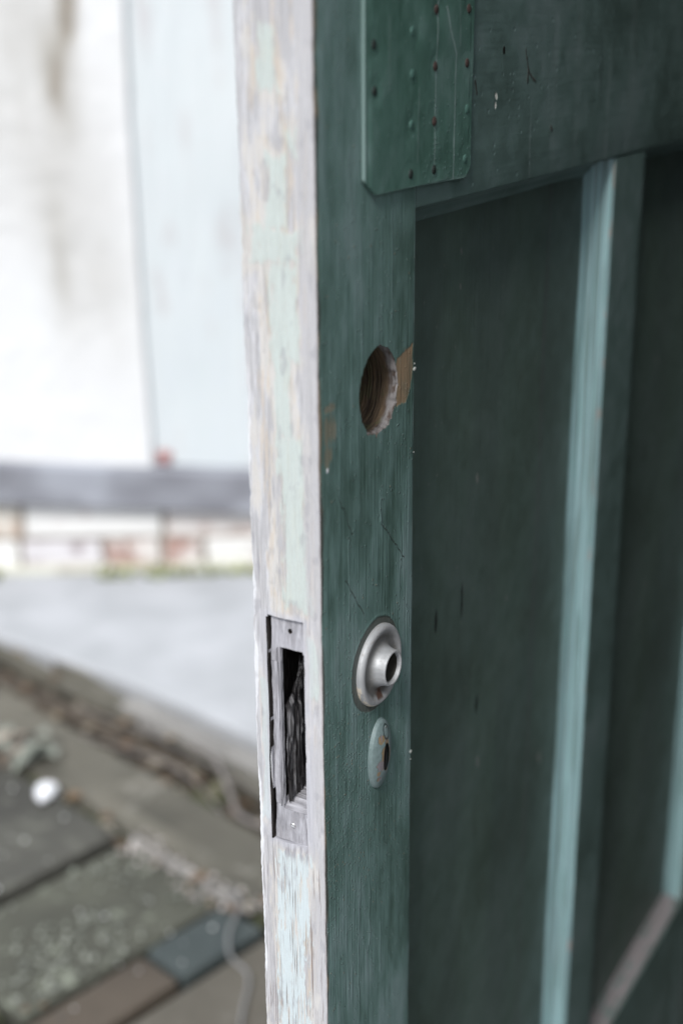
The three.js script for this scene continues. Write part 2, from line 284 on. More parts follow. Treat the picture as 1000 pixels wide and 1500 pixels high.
    c = mix(c, mix([0.40, 0.38, 0.34], [0.24, 0.20, 0.15], ss(0.9, 1.4, run)), cl(run * (0.35 + 0.9 * (fbm(u * 26, v * 13, 4) - 0.2)) * 1.05, 0, 0.85));
    return [c, n * 0.5 + f * 0.5, 0.75];
  }, 0.006);
  sheet('white_sheet', W0, W0 + Wd, H0, H0 + Hh, 0.03, 0.028, whiteM, 0.010);
  const blueM = matFrom(512, 512, (u, v) => {
    const n = fbm(u * 9, v * 7, 4), f = fbm(u * 60, v * 16, 3), b = fbm(u * 30 + 4, v * 14, 3);
    let c = mix([0.60, 0.645, 0.665], [0.69, 0.725, 0.735], n); c = mix(c, [0.48, 0.42, 0.42], ss(0.62, 0.8, b) * 0.35);
    return [c, f, 0.6];
  }, 0.003);
  sheet('pale_blue_board', 0.05, 1.25, 0.20, 2.54, 0.02, 0.006, blueM, 0.004);
  const rust = mesh('red_flake', block(0.034, 0.030, 0.012, 0.004, 0.004, 3, 90), brickMat([0.42, 0.2, 0.19], [0.6, 0.45, 0.44], 0.3, 17), wall); rust.position.set(0.125, 0.303, 0.012);
}

// ------------------------------------------------------------------ dark enclosure added out of frame to keep the light off the painted face
{
  const boardM = matFrom(256, 256, (u, v) => { const g = fbm(u * 30, v * 3, 4); return [mix([0.035, 0.032, 0.028], [0.075, 0.068, 0.06], g), g, 0.8]; }, 0.002, {}, THREE.RepeatWrapping);
  const bx = (name, x0, x1, y0, y1, z0, z1) => { const o = mesh(name, new THREE.BoxGeometry(x1 - x0, y1 - y0, z1 - z0), boardM); o.position.set((x0 + x1) / 2, (y0 + y1) / 2, (z0 + z1) / 2); kind(o, 'structure'); return o; };
  bx('added_wall_right', 0.03, 1.7, 0, 2.2, 0.46, 0.58);
  bx('added_wall_end', 1.58, 1.7, 0, 2.2, -0.06, 0.457);
  bx('added_wall_hinge', 0.93, 1.577, 0, 2.2, -0.16, -0.06);
  bx('added_ceiling', 0.03, 1.7, 2.203, 2.3, -0.16, 0.58);
  bx('floor', 0.43, 1.577, -0.05, -0.004, -0.057, 0.457);
}

// ------------------------------------------------------------------ the door
const door = tag(group('door'), 'weathered dark green panelled door standing open, its bare pale edge in front', 'door');
const WOOD = [0.41, 0.403, 0.412], WHITE = [0.58, 0.585, 0.61], CREAM = [0.545, 0.505, 0.44], PEACH = [0.52, 0.43, 0.33], MINT = [0.455, 0.525, 0.50], ICE = [0.50, 0.565, 0.58], FLECK = [0.20, 0.145, 0.12];
const DEEP = [0.060, 0.108, 0.090], GREEN = [0.118, 0.196, 0.178], CHALK = [0.188, 0.265, 0.260], BROWN = [0.20, 0.135, 0.08];
const yImg = (p) => 1.343 - 2.84e-4 * p - 7.02e-8 * p * p; // height on the door edge, from a position along it
const mintSpots = [[25, 135, 24, 6], [190, 240, 14, 4], [230, 345, 21, 6], [338, 392, 23, 15], [390, 530, 18, 9], [525, 645, 21, 5], [640, 890, 17, 9], [930, 1010, 7, 3], [1000, 1200, 39, 2.5], [1240, 1640, 24, 13], [-200, -20, 22, 9]].map(([p0, p1, a, w]) => [yImg(p1), yImg(p0), a, w]);
function edgePaint(a, Y) { // a = mm from the front arris towards the back, Y = height in m
  const ym = Y * 1000;
  const grain = fbm(a * 1.3, ym * 0.035, 4), fine = fbm(a * 4.2 + 3, ym * 0.10, 3), blotch = fbm(a * 0.13, ym * 0.03 + 5, 4), edge = fbm(a * 0.5 + 9, ym * 0.14, 4), grit = fbm(a * 2.5, ym * 2.5, 2);
  let d = -1;
  for (const [y0, y1, ac, w] of mintSpots) {
    const dy = Math.min(Y - y0, y1 - Y) * 1000 / 9, da = (w - Math.abs(a - ac - (fbm(ym * 0.02, ac, 2) - 0.5) * 6)) / w;
    d = Math.max(d, Math.min(dy, da));
  }
  d += (edge - 0.5) * 1.1 + (blotch - 0.5) * 0.9 + (fine - 0.5) * 0.3;
  const low = ss(0.90, 0.86, Y); // the foot of the edge keeps more of its pale paint
  let c = mix(mul(WOOD, 0.76), mul(WOOD, 1.24), cl(0.5 + (grain - 0.5) * 1.3 + (fine - 0.5) * 1.1));
  c = mix(c, WHITE, ss(0.50, 0.68, blotch + (fine - 0.5) * 0.5) * 0.6);
  let h = 0.35 + (grain - 0.5) * 0.19 + (fine - 0.5) * 0.09;
  const cream = ss(-0.75, 0.0, d + (blotch - 0.5) * 2.6 + (grain - 0.5) * 0.9);
  c = mix(c, CREAM, cream * 0.5); h += cream * 0.03;
  const pe = ss(0.60, 0.70, fbm(a * 0.42 + 21, ym * 0.05, 4) + (fine - 0.5) * 0.3) * ss(2, 6, a) * ss(40, 34, a); c = mix(c, PEACH, pe * 0.48);
  const mint = ss(-0.06 + 0.08 * low, 0.30 - 0.16 * low, d + (grain - 0.5) * 0.5 - ss(0.52, 0.78, grain) * (0.25 + 0.9 * low)) * (0.55 + 0.2 * ss(0.3, 0.5, fine) + 0.2 * low);
  c = mix(c, mix(MINT, ICE, ss(1.0, 0.86, Y)), mint); h += mint * 0.10;
  const strip = ss(42.2, 43.2, a + (fbm(ym * 0.05, 7, 4) - 0.5) * 5) * ss(1.20, 1.12, Y); c = mix(c, [0.68, 0.69, 0.71], strip * 0.85); h += strip * 0.06;
  const right = ss(11.5, 8, a + (edge - 0.5) * 3); c = mix(c, mul(WOOD, 1.04), right * 0.72 * (1 - ss(0.6, 0.75, blotch)));
  // dark grain that shows through, more at the foot
  const fl = ss(0.69 - 0.055 * low, 0.78, fbm(a * 1.9 + 40 + fbm(ym * 0.02, 3, 2) * 3, ym * (0.02 + 0.000001 * ym), 4)); c = mix(c, low > 0.5 ? FLECK : mul(WOOD, 0.55), fl * (0.22 + 0.63 * low)); h -= fl * (0.06 + 0.12 * low);
  const dirt = ss(0.62, 0.8, fbm(a * 0.25 + 60, ym * 0.09, 4)); c = mix(c, [0.27, 0.265, 0.29], dirt * 0.4);
  // grey weathered ground round the lock mortise and dark runs below it
  const mz = ss(0.019, 0.010, Math.hypot((a - 23) / 1.1, 0) / 1000) * ss(0.880, 0.886, Y) * ss(1.034, 1.029, Y); c = mix(c, mul([0.42, 0.42, 0.46], 0.8 + 0.45 * grain), mz * 0.6);
  const lip = ss(0.010, 0.002, Math.abs(Y - 0.8825)) * ss(13, 9, Math.abs(a - 21) + (edge - 0.5) * 8); c = mix(c, mul([0.27, 0.26, 0.28], 0.7 + 0.6 * grain), lip * ss(0.35, 0.6, edge) * 0.8);
  const ar = ss(1.1, 0.2, a + (edge - 0.5) * 1.4); c = mix(c, [0.22, 0.19, 0.19], ar * 0.55);
  return [mul(c, 0.93 + 0.14 * grit), h, 0.86 - 0.14 * mint];
}
const ell = (s, y, cs, cy, rs, ry) => Math.hypot((s - cs) / rs, (y - cy) / ry);
function facePaint(s, Y) { // s = mm from the arris along the face
  const ym = Y * 1000, low = fbm(s * 0.028, ym * 0.010 + 3, 4), str = fbm(s * 1.25, ym * 0.022, 3), fine = fbm(s * 2.6 + 7, ym * 0.05, 2), mid = fbm(s * 0.15, ym * 0.06, 4), grit = fbm(s * 1.2, ym * 1.2, 2);
  let t = cl(0.5 + 1.25 * (low - 0.5) + 0.75 * (mid - 0.5) + 0.55 * (str - 0.5));
  let c = t < 0.5 ? mix(DEEP, GREEN, t * 2) : mix(GREEN, CHALK, t * 2 - 1);
  c = mul(c, 0.86 + 0.28 * fine);
  let h = 0.4 + (str - 0.5) * 0.15 + (fine - 0.5) * 0.11 + (mid - 0.5) * 0.16, r = 0.42 + 0.22 * (1 - t) * mid + 0.1 * fine;
  // pimples in the paint, thick below the lock
  const dens = ss(0.84, 0.88, Y) * ss(1.0, 0.95, Y) * ss(70, 40, s) + 0.35 * ss(0.80, 0.84, Y) * ss(0.9, 0.86, Y) + 0.16;
  const cx = Math.floor(s / 1.9), cy = Math.floor(ym / 2.6), hx = hash(cx, cy), hy = hash(cx + 91, cy + 17), hp = hash(cx + 5, cy + 77);
  if (hp < 0.30 * dens) { const q = Math.hypot(s / 1.9 - cx - 0.3 - 0.4 * hx, (ym / 2.6 - cy - 0.3 - 0.4 * hy) * 1.2); const k = ss(0.36, 0.1, q); h += k * 0.38; c = mix(c, mix(CHALK, [0.2, 0.22, 0.2], hy), k * 0.45); if (hp < 0.03 * dens) c = mix(c, [0.3, 0.22, 0.13], k * 0.8); }
  // runs of paint
  for (const [rs, y0, y1, w] of [[66, 1.066, 1.083, 1.3], [91, 1.03, 1.052, 0.8], [52, 0.79, 0.835, 1.2], [66, 0.76, 0.80, 1.1], [38, 0.72, 0.80, 1], [78, 1.18, 1.24, 1], [30, 1.02, 1.07, 0.8]]) {
    const k = ss(w, w * 0.3, Math.abs(s - rs - (fbm(ym * 0.08, rs, 2) - 0.5) * 2)) * ss(y0, y0 + 0.002, Y) * ss(y1 + 0.006, y1 - 0.006, Y); h += k * 0.2 * (0.7 + 0.6 * ss(y0 + 0.008, y0 + 0.002, Y)); c = mix(c, CHALK, k * 0.3);
  }
  // hairline cracks
  for (const [s0, y0, s1, y1] of [[67, 1.066, 95, 1.036], [26, 1.046, 46, 1.018], [18, 1.10, 34, 1.07]]) {
    const q = cl((s - s0) / (s1 - s0)), dd = Math.hypot(s - (s0 + (s1 - s0) * q), (Y - (y0 + (y1 - y0) * q)) * 1000 + (fbm(s * 0.4, y0 * 99, 2) - 0.5) * 5); const k = ss(0.55, 0.15, dd); h -= k * 0.3; c = mix(c, [0.03, 0.03, 0.022], k * 0.7);
  }
  // bare wood: beside the old bore, and scraped spots along the arris
  const n1 = (mid - 0.5) * 7 + (str - 0.5) * 2.5;
  const pq = Math.min(s - 84 + n1 * 0.3, 103.2 - s + n1 * 0.2 - Math.max(0, (1.1445 - Y) * 1000 - 2) * 0.55, (1.1600 - Y) * 1000 + n1 * 0.4 + (s - 95) * 0.25, (Y - 1.1305) * 1000 + n1 * 0.4 - (s - 86) * 0.0);
  let bare = ss(-0.3, 0.6, pq + (fine - 0.5) * 1.6 + (fbm(s * 0.35, ym * 0.35, 3) - 0.5) * 3.2) * (0.72 + 0.28 * ss(0.3, 0.5, mid));
  for (const [cs, cy, rs, ry] of [[9.5, 1.136, 6.5, 0.007], [8.5, 1.121, 6, 0.005], [11, 1.147, 6, 0.002]]) bare = Math.max(bare, ss(1.0, 0.75, ell(s, Y, cs, cy, rs, ry) - (mid - 0.5) * 1.6 - (str - 0.5) * 1.6) * 0.5);
  c = mix(c, mul(mix(BROWN, [0.29, 0.21, 0.125], 0.5 + (str - 0.5) * 0.8), 0.8 + 0.4 * fine), bare); h -= bare * 0.1; r += bare * 0.25;
  const ar = ss(2.9, 0.7, s + (fbm(ym * 0.035, 2, 3) - 0.5) * 5); c = mix(c, mix([0.05, 0.042, 0.034], BROWN, ss(0.5, 0.7, fbm(ym * 0.05, 8, 3))), ar * 0.85); r += ar * 0.2;
  const er = ss(103.6, 104.8, s + (mid - 0.5) * 2.4); c = mix(c, mix(CHALK, [0.30, 0.34, 0.33], ss(0.62, 0.75, fbm(ym * 0.12, 5, 3))), er * 0.7);
  // the mark that an older rose left round the present one
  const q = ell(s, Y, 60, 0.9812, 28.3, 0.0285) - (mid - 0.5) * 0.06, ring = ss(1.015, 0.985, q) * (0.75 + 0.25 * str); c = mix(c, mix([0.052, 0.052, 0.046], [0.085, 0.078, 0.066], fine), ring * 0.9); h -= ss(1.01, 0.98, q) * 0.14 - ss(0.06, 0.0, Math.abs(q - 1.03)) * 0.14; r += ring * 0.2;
  // white splash
  const w = ss(1, 0.6, ell(s, Y, 8.1, 1.1143, 1.5, 0.0016)); c = mix(c, [0.75, 0.76, 0.78], w); h += w * 0.15;
  return [mul(c, 0.95 + 0.1 * grit), h, r];
}
const stileM = matFrom(1024, 2048, (u, v) => { const s = u * 204.8 - 46, Y = 0.64 + v * 0.8192; return s < 0 ? edgePaint(-s, Y) : facePaint(s, Y); }, 0.0022);
const stileUV = (s, y) => [(s * 1000 + 46) / 204.8, (y - 0.64) / 0.8192];
// weathered wood inside the cuts, uv in metres
const woodCut = (c1, c2, c3, rough, seed, bump = 0.0012) => matFrom(256, 512, (u, v) => {
  const g = fbm(u * 46 + seed, v * 7, 4), f = fbm(u * 120, v * 22 + seed, 3), b = fbm(u * 9, v * 5 + seed, 3);
  return [mix(mix(c1, c2, cl(g * 1.7 - 0.35)), c3, ss(0.56, 0.74, b * 0.5 + f * 0.5) * 0.7), g * 0.6 + f * 0.4, rough];
}, bump, {}, THREE.RepeatWrapping);
const greyCut = woodCut([0.21, 0.205, 0.22], [0.43, 0.425, 0.455], [0.28, 0.27, 0.285], 0.9, 3, 0.0016);
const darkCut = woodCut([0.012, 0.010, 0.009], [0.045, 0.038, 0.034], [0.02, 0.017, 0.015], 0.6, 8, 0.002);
const boreM = matFrom(512, 256, (u, v) => { // u round the bore, v from the mouth inwards
  u = 0.5 - Math.abs(u - 0.5);
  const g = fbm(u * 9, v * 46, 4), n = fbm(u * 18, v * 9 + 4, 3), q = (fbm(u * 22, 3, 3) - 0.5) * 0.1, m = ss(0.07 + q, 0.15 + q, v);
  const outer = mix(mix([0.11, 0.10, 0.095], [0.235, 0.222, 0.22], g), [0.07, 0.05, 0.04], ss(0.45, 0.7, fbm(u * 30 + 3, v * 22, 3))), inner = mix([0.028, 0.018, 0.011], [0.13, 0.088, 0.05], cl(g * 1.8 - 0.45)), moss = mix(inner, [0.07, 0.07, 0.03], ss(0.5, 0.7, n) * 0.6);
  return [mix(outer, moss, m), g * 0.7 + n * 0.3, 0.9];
}, 0.0025, {}, THREE.RepeatWrapping);
const ovolo = (x0, dir, s0, n = 22) => { // a hollow moulding with fine reeds, from the face down to the panel
  const out = [];
  for (let i = 0; i <= n; i++) {
    const t = i / n, a = t * Math.PI / 2, reed = 0.0009 * Math.pow(Math.abs(Math.sin(t * Math.PI * 4)), 0.7) * (t > 0.04 && t < 0.97 ? 1 : 0);
    out.push([x0 + dir * (0.0012 + 0.0185 * (1 - Math.cos(a)) + reed * Math.cos(a)), -0.0026 - 0.0182 * Math.sin(a) + reed * Math.sin(a), s0 + 0.003 + 0.03 * t]);
  }
  return out;
};
{
  const prof = [];
  for (let i = 0; i <= 10; i++) { const z = -0.044 + (0.044 - 0.0009) * (i / 10); prof.push([0, z, z]); }
  prof.push([0.0003, -0.0003, -0.0002], [0.0009, 0, 0.0005]);
  for (let i = 1; i <= 16; i++) { const x = 0.0009 + (0.1045 - 0.0009) * (i / 16); prof.push([x, 0, x]); }
  prof.push([0.105, -0.0006, 0.1052]);
  for (const p of ovolo(0.105, 1, 0.106)) prof.push(p);
  prof.push([0.125, -0.0435, 0.150], [0.124, -0.044, 0.1505], [0.06, -0.044, 0.155], [0, -0.044, 0.158]);
  const ys = [0.02, 0.2, 0.4, 0.55]; for (let y = 0.64; y < 1.46; y += 0.0019) ys.push(y); ys.push(1.6, 1.8, 1.99);
  const chips = []; for (let i = 0; i < 34; i++) chips.push([rr(0.66, 1.42), rr(0.002, 0.009), rr(0.0004, 0.0012), rnd() < 0.55]);
  chips.push([0.832, 0.012, 0.0014, true], [0.955, 0.01, 0.0011, true], [1.02, 0.006, 0.0009, true]);
  const chip = (y, front) => { let k = 0; for (const [cy, l, d, f] of chips) if (f === front) k = Math.max(k, d * Math.max(0, 1 - Math.abs(y - cy) / l)); return k; };
  const shift = (k, y) => {
    const p = prof[k]; let dx = 0, dz = 0;
    if (p[0] < 0.006 && p[1] < 0.0001) {
      const back = Math.max(0, 1 - (p[1] + 0.044) / 0.0055), front = Math.max(0, 1 - Math.max(-p[1], p[0]) / 0.0045);
      const wb = 0.0009 * (fbm(y * 22, 1, 3) - 0.4) + 0.0005 * (fbm(y * 420, 4, 2) - 0.4) + 0.6 * chip(y, false), wf = 0.0006 * (fbm(y * 30, 9, 3) - 0.3) + 0.0004 * (fbm(y * 500, 14, 2) - 0.45) + 0.7 * chip(y, true);
      dz += back * wb; dx += back * Math.max(0, wb) * 0.5; dx += front * Math.max(0, wf) * 0.6; dz -= front * wf * 0.8;
      dx += 0.00035 * (fbm(p[1] * 300 + 50, y * 16, 2) - 0.5);
    } else if (p[1] > -0.0001) { dz += 0.0004 * (fbm(p[0] * 26, y * 13, 2) - 0.5); if (p[0] > 0.1) dx += 0.0004 * (fbm(y * 180, 33, 3) - 0.5); } else if (p[0] > 0.1049 && p[1] > -0.001) dx += 0.0005 * (fbm(y * 180, 33, 3) - 0.5);
    return [dx, dz];
  };
  const ev = new Evaluator(); ev.useGroups = true; ev.attributes = ['position', 'normal', 'uv'];
  const brush = (g, m) => { const b = new Brush(g, m); b.updateMatrixWorld(); return b; };
  let res = brush(sweep(prof, ys, stileUV, shift), stileM);
  const metreUV = (g) => { const p = g.attributes.position, n = g.attributes.normal, uv = []; for (let i = 0; i < p.count; i++) uv.push(Math.abs(n.getX(i)) > 0.6 ? p.getZ(i) * 11 : Math.abs(n.getY(i)) > 0.6 ? p.getX(i) * 11 : p.getX(i) * 11 + 0.3, Math.abs(n.getY(i)) > 0.6 ? p.getZ(i) * 11 : p.getY(i) * 11); g.setAttribute('uv', new THREE.Float32BufferAttribute(uv, 2)); return g; };
  const box = (x0, x1, y0, y1, z0, z1, wob = 0, n = [1, 1, 1]) => {
    const g = new THREE.BoxGeometry(x1 - x0, y1 - y0, z1 - z0, ...n).translate((x0 + x1) / 2, (y0 + y1) / 2, (z0 + z1) / 2), p = g.attributes.position;
    if (wob) for (let i = 0; i < p.count; i++) { const x = p.getX(i), y = p.getY(i), z = p.getZ(i); p.setXYZ(i, x + (fbm(y * 130, z * 260, 2) - 0.5) * wob * 0.6, y + (fbm(z * 300, 5 + y * 3, 2) - 0.5) * wob, z + (fbm(y * 110, 9 + Math.sign(z - (z0 + z1) / 2), 3) - 0.5) * 2 * wob); }
    return metreUV(g);
  };
  const cut = (g, m) => { res = ev.evaluate(res, brush(g, m), SUBTRACTION); res.updateMatrixWorld(); };
  cut(box(-0.01, 0.0028, 0.8866, 1.0287, -0.0347, -0.0118, 0.0009, [1, 90, 12]), greyCut);      // bed of the lost lock plate
  { // the deep mortise, with a bevelled foot
    const sh = new THREE.Shape([[-0.01, 0.9068], [0.0032, 0.9070], [0.0105, 0.9115], [0.060, 0.9135], [0.060, 1.0094], [-0.01, 1.0094]].map((p) => new THREE.Vector2(...p)));
    cut(metreUV(new THREE.ExtrudeGeometry(sh, { depth: 0.0173, bevelEnabled: false }).translate(0, 0, -0.0289)), greyCut);
  }
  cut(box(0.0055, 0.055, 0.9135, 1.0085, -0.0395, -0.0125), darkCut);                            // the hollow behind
  // split along the back of the bed
  const crack = new THREE.BoxGeometry(0.030, 0.1410, 0.0011, 1, 110, 1).translate(0.0095, 0.957, -0.0346);
  { const p = crack.attributes.position; for (let i = 0; i < p.count; i++) { const y = p.getY(i), z = p.getZ(i); const w = 0.0008 + 0.0009 * ss(0.928, 0.920, y) * ss(0.893, 0.903, y) + 0.0007 * ss(1.006, 1.016, y) + 0.0006 * fbm(y * 150, 8, 2); p.setZ(i, -0.0356 + 0.0016 * (fbm(y * 34, 3, 4) - 0.5) + (z > -0.0346 ? w : 0)); } }
  cut(metreUV(crack), darkCut);
  { // old bore through the face, torn at the lip
    const g = grid(192, 18, (u, v) => {
      const a = u * Math.PI * 2, wob = 0.0012 * (fbm(Math.cos(a) * 3 + 9, Math.sin(a) * 3, 3) - 0.5), z = 0.012 - v * 0.052, lip = ss(-0.004, 0.0005, z) * (0.0006 + 0.0090 * Math.max(0, fbm(Math.cos(a) * 9 + 30, Math.sin(a) * 9, 3) - 0.52) * (0.4 + 0.9 * ss(0.2, -0.8, Math.sin(a) - 0.4 * Math.cos(a)))), R = 0.0236 + wob + lip + 0.0006 * (fbm(u * 40, v * 6, 2) - 0.5);
      return [0.0632 + R * Math.cos(a) * 0.89, 1.1445 + R * Math.sin(a), z, u, Math.max(0, -z / 0.04)];
    });
    const top = 0, pos = Array.from(g.attributes.position.array), uv = Array.from(g.attributes.uv.array), idx = Array.from(g.index.array);
    for (const [row, up] of [[0, true], [18, false]]) { const s = pos.length / 3; pos.push(0.0632, 1.1445, row ? -0.040 : 0.012); uv.push(0.5, row ? 1 : 0); for (let i = 0; i < 192; i++) { const a = row * 193 + i; up ? idx.push(s, a, a + 1) : idx.push(s, a + 1, a); } }
    const c = new THREE.BufferGeometry(); c.setAttribute('position', new THREE.Float32BufferAttribute(pos, 3)); c.setAttribute('uv', new THREE.Float32BufferAttribute(uv, 2)); c.setIndex(idx);
    // the seam must be exactly shut
    for (let j = 0; j <= 18; j++) for (let k = 0; k < 3; k++) c.attributes.position.array[(j * 193 + 192) * 3 + k] = c.attributes.position.array[j * 193 * 3 + k];
    // outward faces
    { const e = c.index.array, P = (i) => new THREE.Vector3().fromBufferAttribute(c.attributes.position, i), q0 = P(e[0]), q1 = P(e[1]), q2 = P(e[2]), nn = q1.clone().sub(q0).cross(q2.clone().sub(q0)), rad = q0.clone().sub(new THREE.Vector3(0.0632, 1.1445, q0.z)); if (nn.dot(rad) < 0) { const arr = c.index.array; for (let i = 0; i < 192 * 18 * 6; i += 3) { const t = arr[i + 1]; arr[i + 1] = arr[i + 2]; arr[i + 2] = t; } } }
    c.computeVertexNormals(); cut(c, boreM);
  }
  const round = (x, y, r, d, sy = 1) => cut(metreUV(new THREE.CylinderGeometry(r, r, d, 28).rotateX(Math.PI / 2).scale(1, sy, 1).translate(x, y, 0.004 - d / 2)), darkCut);
  round(0.0615, 0.9805, 0.0092, 0.03); round(0.0628, 0.9201, 0.0042, 0.034, 2.4);
  cut(metreUV(new THREE.CylinderGeometry(0.0013, 0.0011, 0.02, 14).rotateZ(Math.PI / 2).scale(1, 1.25, 1.1).translate(0.006, 1.0203, -0.0220)), darkCut); // screw hole
  const st = mesh('stile', res.geometry, res.material, door); st.userData.label = 'lock stile with bare edge, empty lock mortise and old bore';

  // torn, stained fibres that still line the mortise, glints painted in as pale streaks
  const tornM = matFrom(256, 256, (u, v) => { const g = fbm(u * 40, v * 5, 4), f = fbm(u * 100, v * 14, 3); return [mix([0.012, 0.010, 0.010], [0.18, 0.175, 0.18], ss(0.40, 0.72, g * 0.6 + f * 0.4)), g * 0.5 + f * 0.5, 0.36]; }, 0.0016, { side: THREE.DoubleSide }, THREE.RepeatWrapping);
  const topY = (x) => 0.9735 + (x - 0.003) * 0.62 + 0.006 * (fbm(x * 700, 2, 3) - 0.5) + 0.004 * (fbm(x * 2400, 5, 2) - 0.5);
  const torn = mesh('torn_wood', grid(200, 120, (u, v) => {
    const x = 0.0042 + u * 0.048, y = 0.9105 + (topY(x) - 0.9105) * v, ridge = Math.pow(1 - Math.abs(2 * vn(x * 330 + fbm(y * 40, x * 60, 2) * 2.4, y * 14) - 1), 1.3) * 0.55 + 0.3 * fbm(x * 1500, y * 40, 2), step = ss(0.5, 0.55, fbm(x * 260, y * 30 + 4, 2));
    return [x, y, -0.0289 + 0.0002 + ridge * 0.0042 * (0.4 + 0.6 * ss(0, 0.08, 1 - v)) + step * 0.0011, x * 9, y * 9];
  }), tornM, st); torn.userData.label = 'dark torn wood fibres inside the mortise';
  for (let i = 0; i < 9; i++) { // loose splinters along the tear
    const x = rr(0.004, 0.034), y = topY(x) - 0.002, l = rr(0.006, 0.021), b = rr(-0.003, 0.0035), z = -0.0275 + rr(0, 0.003), curl = rr(-0.002, 0.003), r = rr(0.0003, 0.0009);
    const g = tube([[x, y - l * 0.4, z - 0.001], [x + b * 0.2, y + l * 0.2, z], [x + b * 0.6 + curl, y + l * 0.65, z + 0.001 + Math.abs(curl) * 0.4], [x + b, y + l, z + rr(-0.001, 0.003)]], r, 14, 6), p = g.attributes.position;
    mesh(numbered('splinter'), g, tornM, st);
  }
  { // thin sliver standing between the split and the mortise
    const g = grid(6, 90, (u, v) => { const y = 0.9085 + v * 0.1005, w = (0.0011 + 0.0016 * fbm(y * 70, 6, 3)) * ss(0, 0.12, v) * ss(1, 0.7, v), zc = -0.0300 + 0.0008 * (fbm(y * 45, 2, 2) - 0.5); return [0.0027 - 0.0012 * Math.sin(u * Math.PI) * (0.5 + fbm(y * 160, u * 4, 2)), y, zc + (u - 0.5) * 2 * w * 0.62, u * 0.05, y * 4]; });
    mesh('sliver', g, greyCut, st);
  }
  // nail in the foot block
  const nail = mesh('nail', new THREE.SphereGeometry(0.0017, 20, 12).scale(0.55, 1, 1), flat(0.78, 0.77, 0.76, 0.22, { metalness: 1 }), st); nail.position.set(0.0026, 0.8974, -0.0228); nail.userData.label = 'shiny nail in the foot of the mortise';
  for (const [y, r] of [[1.1475, 0.0016], [1.1505, 0.0008], [0.9015, 0.0014], [1.098, 0.0007], [0.896, 0.0006]]) {
    const g = new THREE.IcosahedronGeometry(r * 0.8, 2), p = g.attributes.position; for (let i = 0; i < p.count; i++) { const k = 0.6 + 0.9 * fbm(p.getX(i) * 900 + y * 99, p.getY(i) * 900 + p.getZ(i) * 700, 2); p.setXYZ(i, p.getX(i) * k, p.getY(i) * k * 0.8, p.getZ(i) * k * 0.5); }
    const f = mesh(numbered('paint_flake'), mergeVertices(g), flat(0.27, 0.28, 0.26, 0.7), st); f.geometry.computeVertexNormals(); f.position.set(0.1046, y, 0.0004);
  }
  // flake of wood lifting from the arris
  const fk = mesh('splinter', grid(3, 14, (u, v) => [0.0003 - 0.0010 * Math.sin(v * Math.PI) * u, 0.822 + v * 0.026, -0.0001 + 0.0007 * u * Math.sin(v * Math.PI) + 0.0004, 0.2 + u * 0.01, v * 0.1]), greyCut, st); fk.name = numbered('splinter');
}

// --- rails, muntin, hinge stile, panels
const painted = (s, y, o) => { // common dull green of rails and panels; s, y in mm
  const low = fbm(s * 0.011 + o, y * 0.011, 4), str = o > 50 ? 0.5 + 0.5 * (fbm(s * 0.03, y * 0.5, 3) - 0.5) : fbm(s * 1.1, y * 0.025, 3), mid = fbm(s * 0.09 + o, y * 0.09, 4), f = fbm(s * 1.4, y * 1.4, 2);
  const t = cl(0.42 + 1.2 * (low - 0.5) + 0.6 * (mid - 0.5) + 0.4 * (str - 0.5));
  return [mul(mix(t < 0.5 ? mix(DEEP, GREEN, t * 2) : mix(GREEN, CHALK, t * 2 - 1), [0.085, 0.105, 0.106], 0.25), 0.80 + 0.14 * f), 0.45 + (str - 0.5) * 0.22 + (mid - 0.5) * 0.2 + (f - 0.5) * 0.06, 0.44 + 0.2 * mid];
};
const dot = (x, y, cx, cy, rx, ry) => ss(1, 0.7, Math.hypot((x - cx) / rx, (y - cy) / ry));
